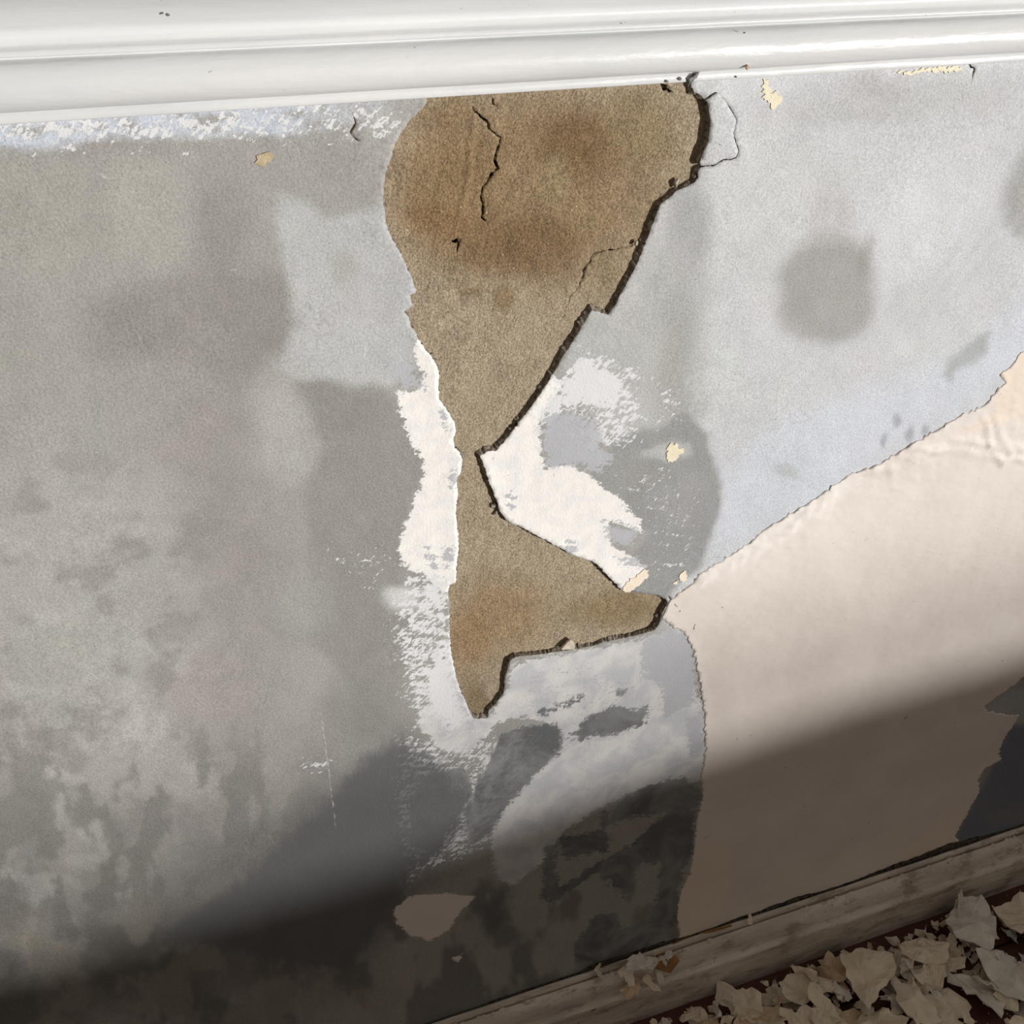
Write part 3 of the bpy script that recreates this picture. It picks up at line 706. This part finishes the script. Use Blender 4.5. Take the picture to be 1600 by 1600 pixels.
# skirting board
T, H0, H1 = .020, .0776, .0486
S = [(.006, H0 - .004), (.0005, H0 - .004), (-.0012, H0 - .002), (-.0020, H0 + .0014), (-.0028, H0 + .0024), (-.0040, H0 + .0024), (-.0050, H0 + .0010), (-.0052, H0 - .0070), (-.0068, H0 - .0072), (-.0070, H0 - .0036), (-.0078, H0 - .0030),
     (-.0100, H0 - .0040), (-.0125, H0 - .0072), (-.0142, H0 - .0118), (-.0152, H0 - .0175), (-.0152, H1 + .0040), (-.0168, H1 + .0044), (-.0192, H1 + .0040), (-.0206, H1 + .0022), (-.0208, H1 - .001), (-.0200, H1 - .004), (-.0200, .030), (-.0200, .012), (-.0200, .0), (0, 0)]
skirt = moulding('baseboard_back', S[::-1], M_skirt, -.4, 1.6, .003, .0007, seed=5)
tag(skirt, 'low moulded skirting board with dirty cream paint', kind='structure')
# grime packed along the top of the skirting: a broken run of dark dirt in the joint
def joint_dirt():
    r = random.Random(5); V, F = [], []
    M_d = plain('dark_dirt', (40, 34, 30), (92, 80, 68), 260, .95)
    n = 520; xs = np.linspace(.16, 1.35, n)
    hh = .0012 + .0046 * sstep(-.15, .6, fbm(xs * 22, xs * 0 + 3, 420, 4)) + .010 * sstep(.53, .58, xs) * sstep(.72, .64, xs) * (.6 + .4 * fbm(xs * 60, xs * 0, 425, 3))
    hh = np.maximum(hh + .0008 * fbm(xs * 240, xs * 0 + 7, 430, 3), .0002)
    for x, h in zip(xs, hh):
        j_ = r.gauss(0, .00025)
        for (yy, zz) in ((.002, H0 - .004), (-.0024, H0 - .0012), (-.0016 + j_, H0 + .0006 + h * .3), (-.0013 + j_ * .5, H0 + .001 + h), (.002, H0 + .001 + h)):
            V.append((x, yy, zz))
    for k in range(n - 1):
        for q in range(4):
            a = k * 5 + q; F.append((a, a + 5, a + 6, a + 1))
    o = link_mesh('joint_grime', V, F, M_d, skirt); tag(o, 'dark grime packed in the joint along the skirting top', kind='stuff')
    # lumps of old filler and dust caught on the moulding
    V, F = [], []
    for k in range(420):
        t = r.random(); a = (-.0080, H0 - .0034); b = (-.0136, H0 - .0098)
        x = r.uniform(.1, 1.3); y_ = a[0] + (b[0] - a[0]) * t * t; z_ = a[1] + (b[1] - a[1]) * t * t
        if fbm(np.array([x * 14]), np.array([2.0]), 440, 3)[0] < -.1: continue
        s_ = r.uniform(.0008, .0026); s0 = len(V); m = 7
        for lay_, (kk, up_) in enumerate(((1, 0), (.75, .5))):
            for q in range(m):
                g = 6.283 * q / m; rr = s_ * kk * r.uniform(.75, 1.2)
                V.append((x + rr * 1.4 * math.cos(g), y_ + rr * .8 * math.sin(g) - up_ * s_ * .6, z_ + rr * .6 * math.sin(g) + up_ * s_ * .6))
        V.append((x, y_ - s_ * .4, z_ + s_ * .42)); c0 = len(V) - 1
        for q in range(m):
            q2 = (q + 1) % m; F.append((s0 + q, s0 + q2, s0 + m + q2)); F.append((s0 + q, s0 + m + q2, s0 + m + q)); F.append((s0 + m + q, s0 + m + q2, c0))
    o = link_mesh('filler_lumps', V, F, M_skirt, skirt); tag(o, 'lumps of old filler and dust stuck along the moulding', kind='stuff')
joint_dirt()

# ------------------------------------------------------------------ floor and the rest of the room
floor = boxes('floor', [(-3.2, 5.6, -3.4, .02, -.06, -.004)], M_back); tag(floor, kind='structure')
bme = None
wdt = .085
k = 0; y1 = .015
while y1 > -1.0:
    r = random.Random(k)
    xoff = r.uniform(-1.5, 0)
    x = -3.2
    while x < 5.6:
        xe = min(5.6, x + r.uniform(1.2, 2.0))
        if bme is None:
            ob = boxes('floorboard', [(0, 1, -wdt + .003, 0, -.010, 0)], M_board, floor); bme = ob.data
            bv = ob.modifiers.new('b', 'BEVEL'); bv.width = .0015; bv.segments = 1
        else:
            ob = bpy.data.objects.new('floorboard', bme); C.objects.link(ob); ob.parent = floor
        ob.location = (x, y1, r.uniform(-.0008, 0)); ob.scale = (xe - x - .002, 1, 1)
        x = xe
    y1 -= wdt; k += 1
rest = boxes('plain_boarding', [(-3.2, 5.6, -3.4, y1, -.010, -.001)], M_board, floor)
# unseen wall behind the camera, put in with a low window to bound the light
SILL = .318 - 3.2 / math.cos(AZ) * math.tan(R(3.0))
wf = boxes('wall_front', [(-3.2, 1.2, -3.35, -3.2, 0, 2.5), (4.6, 5.6, -3.35, -3.2, 0, 2.5), (1.2, 4.6, -3.35, -3.2, 2.2, 2.5)], M_up)
tag(wf, kind='structure')
U0 = 3.2 * math.tan(AZ); DZ = SILL - .318
prof_s = [(1.2, .300), (U0 - .15, .302), (U0 - .02, .292), (U0 + .20, .290), (U0 + .33, .308), (U0 + .60, .332), (U0 + 1.1, .345), (4.6, .345)]  # uneven sill top, shaped to bend the shadow edge on the back wall
V_, F_ = [], []
for x_, z_ in prof_s:
    for y_ in (-3.35, -3.2):
        V_ += [(x_, y_, 0), (x_, y_, z_ + DZ)]
for k in range(len(prof_s) - 1):
    a = k * 4; F_ += [(a, a + 4, a + 5, a + 1), (a + 2, a + 3, a + 7, a + 6), (a + 1, a + 5, a + 7, a + 3)]
sill = link_mesh('shadow_edge_sill', V_, F_, M_up, wf, smooth=False)

# ------------------------------------------------------------------ paint chips
def chip_mesh(name, seed, ratio=1.0, curl=.3, spikes=.35, n=26):
    """a torn, crumpled scrap of paint about 1 unit across, with thickness"""
    r = np.random.default_rng(seed)
    ang = np.linspace(0, 2 * np.pi, n, endpoint=False) + r.normal(0, .06, n)
    rad = .5 * (1 + .28 * np.sin(ang * 2 + r.uniform(0, 6)) + .20 * np.sin(ang * 3 + r.uniform(0, 6)) + spikes * r.uniform(-1, .8, n) * .6)
    rings = [0, .3, .55, .78, 1.0]
    V = [(0, 0)]
    for q in rings[1:]:
        for a, b in zip(ang, rad): V.append((math.cos(a) * b * q, math.sin(a) * b * q * ratio))
    V = np.array(V)
    s1, s2 = r.uniform(0, 99, 2)
    fx = r.uniform(0, math.pi)
    dd = V[:, 0] * math.cos(fx) + V[:, 1] * math.sin(fx)
    z = curl * dd ** 2 + .26 * fbm(V[:, 0] * 2.4 + s1 + 50, V[:, 1] * 2.4 + s2 + 50, 400, 3) + .05 * fbm(V[:, 0] * 9 + s1 + 50, V[:, 1] * 9 + s2 + 50, 405, 2)
    gx = r.uniform(0, 6.28); crease = np.abs(V[:, 0] * math.cos(gx) + V[:, 1] * math.sin(gx) - r.uniform(-.15, .15))
    z += .12 * np.maximum(0, .22 - crease) * 2
    top = np.stack([V[:, 0], V[:, 1], z], 1); th = .022
    bot = top.copy(); bot[:, 2] -= th
    A = np.concatenate([top, bot]); N = len(V); F = []
    for q in range(n):
        F.append((0, 1 + q, 1 + (q + 1) % n))
        for k in range(3):
            a = 1 + k * n + q; b = 1 + k * n + (q + 1) % n; F.append((a, a + n, b + n, b))
    F += [tuple(N + i for i in f[::-1]) for f in F]
    for q in range(n):
        a = 1 + 3 * n + q; b = 1 + 3 * n + (q + 1) % n; F.append((a, a + N, b + N, b))
    me = bpy.data.meshes.new(name); me.from_pydata([tuple(map(float, v)) for v in A], [], F); me.update()
    me.polygons.foreach_set('use_smooth', [False] * len(me.polygons))
    me['zmin'] = float(A[:, 2].min())
    return me
variants = []
for i in range(18):
    me = chip_mesh('paint_chip', 500 + i, ratio=[1, .6, .8, .45][i % 4], curl=[.2, .6, -.3, .9, .1][i % 5])
    me.materials.append([M_chip, M_chip2, M_chip, M_chip2, M_chip3, M_chip][i % 6]); variants.append(me)
def chip(me, x, y, z, size, rz, tx=0, ty=0, label=None, group=None, lift=True, name='paint_chip'):
    o = bpy.data.objects.new(name, me); C.objects.link(o)
    o.scale = (size,) * 3; o.rotation_euler = (tx, ty, rz)
    Mx = o.rotation_euler.to_matrix() * size
    zm = min((Mx @ v.co).z for v in me.vertices) if lift else 0
    o.location = (x, y, z - zm)
    tag(o, label or 'torn cream paint chip in the jumble on the dark floor along the skirting', 'paint chip', group or 'paint chips heaped on the floor')
    return o
def fmesh(pts, seed, z_h=.004, th=.0012, mat=None, curl=0.0):
    """a chip whose outline is measured on the floor"""
    W = np.array([floor_pt(a, b, z_h)[:2] for a, b in pts]); cen = W.mean(0); Q = W - cen
    Q = ragged(Q, .0010, .005, seed); s = np.abs(Q).max()
    rr = np.random.default_rng(seed)
    rings = [.25, .5, .75, 1]; n = len(Q)
    V = [(0, 0)] + [tuple(q * k) for k in rings for q in Q]; V = np.array(V)
    z = .009 * (fbm(V[:, 0] * 45 + 60 + seed, V[:, 1] * 45 + 60, 500 + seed, 3)) + .004 * fbm(V[:, 0] * 130 + 90 + seed, V[:, 1] * 130 + 90, 540 + seed, 3) + curl * ((V ** 2).sum(1))
    z -= z.min()
    top = np.stack([V[:, 0], V[:, 1], z + th], 1); bot = np.stack([V[:, 0], V[:, 1], z], 1); A = np.concatenate([top, bot]); N = len(V)
    F = []
    for q in range(n):
        F.append((0, 1 + q, 1 + (q + 1) % n))
        for k in range(3):
            a = 1 + k * n + q; b = 1 + k * n + (q + 1) % n; F.append((a, a + n, b + n, b))
    F += [tuple(N + i for i in f[::-1]) for f in F]
    for q in range(n):
        a = 1 + 3 * n + q; b = 1 + 3 * n + (q + 1) % n; F.append((a, a + N, b + N, b))
    me = bpy.data.meshes.new('paint_chip'); me.from_pydata([tuple(map(float, v)) for v in A], [], F); me.materials.append(mat or M_chip)
    return me, cen
BIG = [
 ([(1490,1413),(1528,1410),(1552,1440),(1560,1470),(1545,1490),(1520,1478),(1490,1472),(1478,1450)], .024, M_chip2, 'largest smooth rounded cream paint chip lying close to the skirting'),
 ([(1545,1425),(1600,1400),(1660,1410),(1680,1450),(1620,1460),(1575,1458)], .022, M_chip, 'wide cream paint chip at the right end of the heap by the skirting'),
 ([(1310,1500),(1350,1490),(1390,1500),(1395,1530),(1370,1560),(1355,1588),(1335,1560),(1318,1535)], .020, M_chip, 'ragged cream paint chip with a tail pointing towards the viewer'),
 ([(1405,1478),(1440,1465),(1480,1480),(1478,1505),(1430,1510),(1402,1500)], .018, M_chip, 'broad wavy cream paint chip between ragged and rounded ones'),
 ([(1420,1512),(1475,1510),(1478,1530),(1440,1542),(1425,1530)], .012, M_chip, 'flat cream paint chip with a straight upper edge'),
 ([(1478,1520),(1530,1535),(1570,1560),(1560,1600),(1530,1570),(1500,1548),(1480,1535)], .010, M_chip2, 'long curved pale paint chip beside bare dark floorboard'),
 ([(1520,1490),(1565,1490),(1600,1530),(1600,1570),(1570,1560),(1540,1530)], .020, M_chip2, 'pale spread paint chip at the right edge of the picture'),
 ([(1440,1560),(1480,1545),(1518,1575),(1516,1592),(1480,1600),(1450,1590)], .006, M_chip, 'square-ended cream paint chip on bare dark floorboard'),
 ([(1390,1530),(1425,1540),(1440,1570),(1470,1600),(1430,1610),(1400,1575)], .014, M_chip, 'long slanting cream paint chip near the bottom edge'),
 ([(1215,1540),(1245,1520),(1275,1525),(1280,1560),(1250,1580),(1225,1565)], .014, M_chip, 'crumpled cream paint chip at the left of the floor heap'),
 ([(1150,1585),(1215,1575),(1225,1600),(1190,1625),(1140,1620)], .008, M_chip3, 'flat tan paint chip at the bottom edge left of the heap'),
 ([(1305,1590),(1350,1580),(1360,1620),(1300,1630)], .006, M_chip3, 'tan paint chip cut by the bottom edge of the picture'),
]
for i, (pts, zh, mt, lb) in enumerate(BIG):
    me, cen = fmesh(pts, 600 + i, zh, mat=mt, curl=[.8, .2, 1.2, .5][i % 4])
    o = bpy.data.objects.new('paint_chip', me); C.objects.link(o); o.location = (cen[0], cen[1], zh); tag(o, lb, 'paint chip', 'large paint chips on the floor')
r = random.Random(12)
def in_poly(x, y, pl): return bool(inside(np.array([[x, y]], float), np.array(pl, float))[0])
heap = [(1215,1520),(1270,1500),(1320,1475),(1400,1450),(1450,1436),(1500,1416),(1590,1390),(1760,1360),(1900,1500),(1800,1900),(1150,1900),(960,1640),(1010,1598),(1080,1590),(1130,1570),(1180,1556),(1205,1530)]
bare = [[(1442,1548),(1480,1528),(1530,1560),(1570,1612),(1520,1612),(1516,1575),(1480,1552),(1455,1562)], [(1545,1560),(1600,1560),(1620,1620),(1530,1620)], [(1565,1478),(1620,1465),(1620,1520),(1590,1510)],
        [(1400,1580),(1428,1600),(1420,1640),(1385,1620)], [(1405,1545),(1420,1552),(1425,1562),(1412,1560)]]
n = 0; tries = 0; used_lb = set()
while n < 272 and tries < 9000:
    tries += 1
    x_, y_ = r.uniform(990, 1720), r.uniform(1390, 1720)
    if not in_poly(x_, y_, heap) or any(in_poly(x_, y_, b) for b in bare): continue
    q = floor_pt(x_, y_, .01)
    if q[1] > -.030: continue
    lvl = r.choice([0, 0, .004, .008, .013]) 
    size = r.choice([.010, .013, .017, .022, .027, .034]) * r.uniform(.8, 1.2)
    if q[1] > -.02 - size * .55: continue
    sz = 'tiny' if size < .013 else 'small' if size < .020 else 'medium' if size < .029 else 'large'
    where = ('against the skirting foot' if q[1] > -.075 else 'in the row near the skirting' if q[1] > -.12 else 'in the middle of the heap' if q[1] > -.18 else 'at the bottom edge')
    where += ', left end' if q[0] < .50 else ', left of centre' if q[0] < .62 else ', right of centre' if q[0] < .75 else ', right end'
    for v_ in [(n + k) % 18 for k in range(18)]:
        shp = ['rounded', 'oval', 'broad', 'long'][v_ % 4] + ' ' + ['bent', 'folded', 'hollow', 'curled', 'flat'][v_ % 5]
        cl = ['cream', 'pale', 'cream', 'pale', 'tan', 'cream'][v_ % 6]
        lb = '%s %s %s paint chip %s' % (sz, shp, cl, where)
        if lb not in used_lb: break
    used_lb.add(lb)
    chip(variants[v_], q[0], q[1], lvl, size, r.uniform(0, 6.28), r.gauss(0, .45), r.gauss(0, .45), label=lb, group=lb); n += 1
# chips resting on the skirting board and against it
ledge = [(1000,1500,.026,'upright cream paint chip leaning on the skirting top'), (978,1518,.016,'small cream paint chip lodged on the skirting moulding'), (1012,1530,.020,'long cream paint chip lying across the skirting moulding'),
         (985,1540,.018,'narrow cream paint chip lying low on the skirting face'), (1025,1512,.022,'pale folded paint chip next to the bare wood'), (932,1512,.010,'tiny pale paint crumb in the skirting joint'), (1042,1490,.010,'tiny white paint crumb on the bare wood'),
         (1170,1434,.008,'bright white crumb sitting in the skirting joint')]
for i, (a, b, s_, lb) in enumerate(ledge):
    yy = -.012 if i in (0, 1, 4, 6) else (-.004 if i in (5, 7) else -.019)
    u_, z_ = wall_pt(a, b, yy)
    o = bpy.data.objects.new('paint_chip', variants[(i * 5 + 1) % 18]); C.objects.link(o)
    o.scale = (s_,) * 3; o.rotation_euler = (R(35 + 10 * (i % 3)), 0, R(i * 40) * .2); o.rotation_euler.rotate_axis('Z', i * 1.1); o.location = (u_, yy - .002, z_)
    tag(o, lb, 'paint chip', 'paint chips on the skirting')
# bare wood shown where the skirting paint broke off
def wood_patch(pts, y0, y1_, seed):
    a = [wall_pt(p[0], p[1], -.005) for p in pts]
    return a
def ledge_patch(name, pts, mat, seed, up_=.0030):
    """thin scab lying on the moulding: vertices dropped on to the skirting profile"""
    pr = np.array(S); 
    V = []
    for (a, b) in pts:
        best = None
        for (ya, za), (yb, zb_) in zip(pr[:-1], pr[1:]):
            for t in np.linspace(0, 1, 12):
                y_ = ya + (yb - ya) * t; z_ = za + (zb_ - za) * t
                u_, zz = wall_pt(a, b, y_)
                e_ = abs(zz - z_)
                if best is None or e_ < best[0]: best = (e_, u_, y_, z_)
        V.append((best[1], best[2] - up_ * .8, best[3] + up_ * .8))
    c_ = np.mean(V, 0) + np.array((0, -.0006, .0010)); n_ = len(V)
    B_ = [(x, y + .004, z - .003) for x, y, z in V]
    A = V + [tuple(c_)] + B_
    F = [(i, (i + 1) % n_, n_) for i in range(n_)] + [(i, n_ + 1 + i, n_ + 1 + (i + 1) % n_, (i + 1) % n_) for i in range(n_)]
    o = link_mesh(name, A, F, mat, skirt, smooth=False)
    bm = bmesh.new(); bm.from_mesh(o.data); bmesh.ops.recalc_face_normals(bm, faces=bm.faces); bm.to_mesh(o.data); bm.free()
    return o
ledge_patch('bare_wood_patch', [(1040,1462),(1060,1448),(1090,1440),(1130,1438),(1142,1446),(1110,1456),(1075,1462),(1050,1474)], M_wood, 1)
ledge_patch('bare_wood_patch', [(1000,1490),(1025,1480),(1050,1486),(1060,1500),(1045,1520),(1020,1512)], M_wood, 2)
def shards():
    rr = random.Random(9); V, F, mi = [], [], []
    nn = 0
    while nn < 620:
        x_, y_ = rr.uniform(950, 1750), rr.uniform(1380, 1750)
        if not in_poly(x_, y_, heap) or any(in_poly(x_, y_, b) for b in bare): continue
        q = floor_pt(x_, y_, 0)
        if q[1] > -.030: continue
        s = rr.uniform(.003, .0075); s0 = len(V); m = 7; z0 = rr.choice([0, .002, .006, .010])
        A = Matrix.Rotation(rr.uniform(0, 6.28), 3, 'Z') @ Matrix.Rotation(rr.gauss(0, .5), 3, 'X'); P_ = []
        for k in range(m):
            g = 6.283 * k / m; rad = s * rr.uniform(.5, 1.15)
            P_.append(A @ Vector((rad * math.cos(g), rad * .7 * math.sin(g), rr.gauss(0, s * .12))))
        P_.append(A @ Vector((0, 0, s * rr.uniform(-.25, .3)))); th = Vector((0, 0, -.0005))
        P_ += [p + th for p in P_]; zm = min(p.z for p in P_)
        V += [(p.x + q[0], p.y + q[1], p.z - zm + z0) for p in P_]
        for k in range(m):
            k2 = (k + 1) % m; F += [(s0 + k, s0 + k2, s0 + m), (s0 + m + 1 + k2, s0 + m + 1 + k, s0 + 2 * m + 1), (s0 + k, s0 + m + 1 + k, s0 + m + 1 + k2), (s0 + k, s0 + m + 1 + k2, s0 + k2)]
        nn += 1
    cnt = 0
    while cnt < 700:
        x_, y_ = rr.uniform(950, 1750), rr.uniform(1380, 1750)
        if not in_poly(x_, y_, heap): continue
        q = floor_pt(x_, y_, 0)
        if q[1] > -.024: continue
        s = rr.uniform(.0005, .0016); s0 = len(V)
        for d in ((1, 0, 0), (0, 1, 0), (-1, 0, 0), (0, -1, 0), (0, 0, .9)):
            V.append((q[0] + d[0] * s * rr.uniform(.5, 1.2), q[1] + d[1] * s * rr.uniform(.5, 1.2), max(0, d[2] * s)))
        F += [(s0 + i, s0 + (i + 1) % 4, s0 + 4) for i in range(4)]
        cnt += 1
    o = link_mesh('paint_shards', V, F, M_chip, None, smooth=False); tag(o, 'tiny cream paint shards and crumbs filling the gaps of the heap on the floor', 'shards', kind='stuff')
shards()
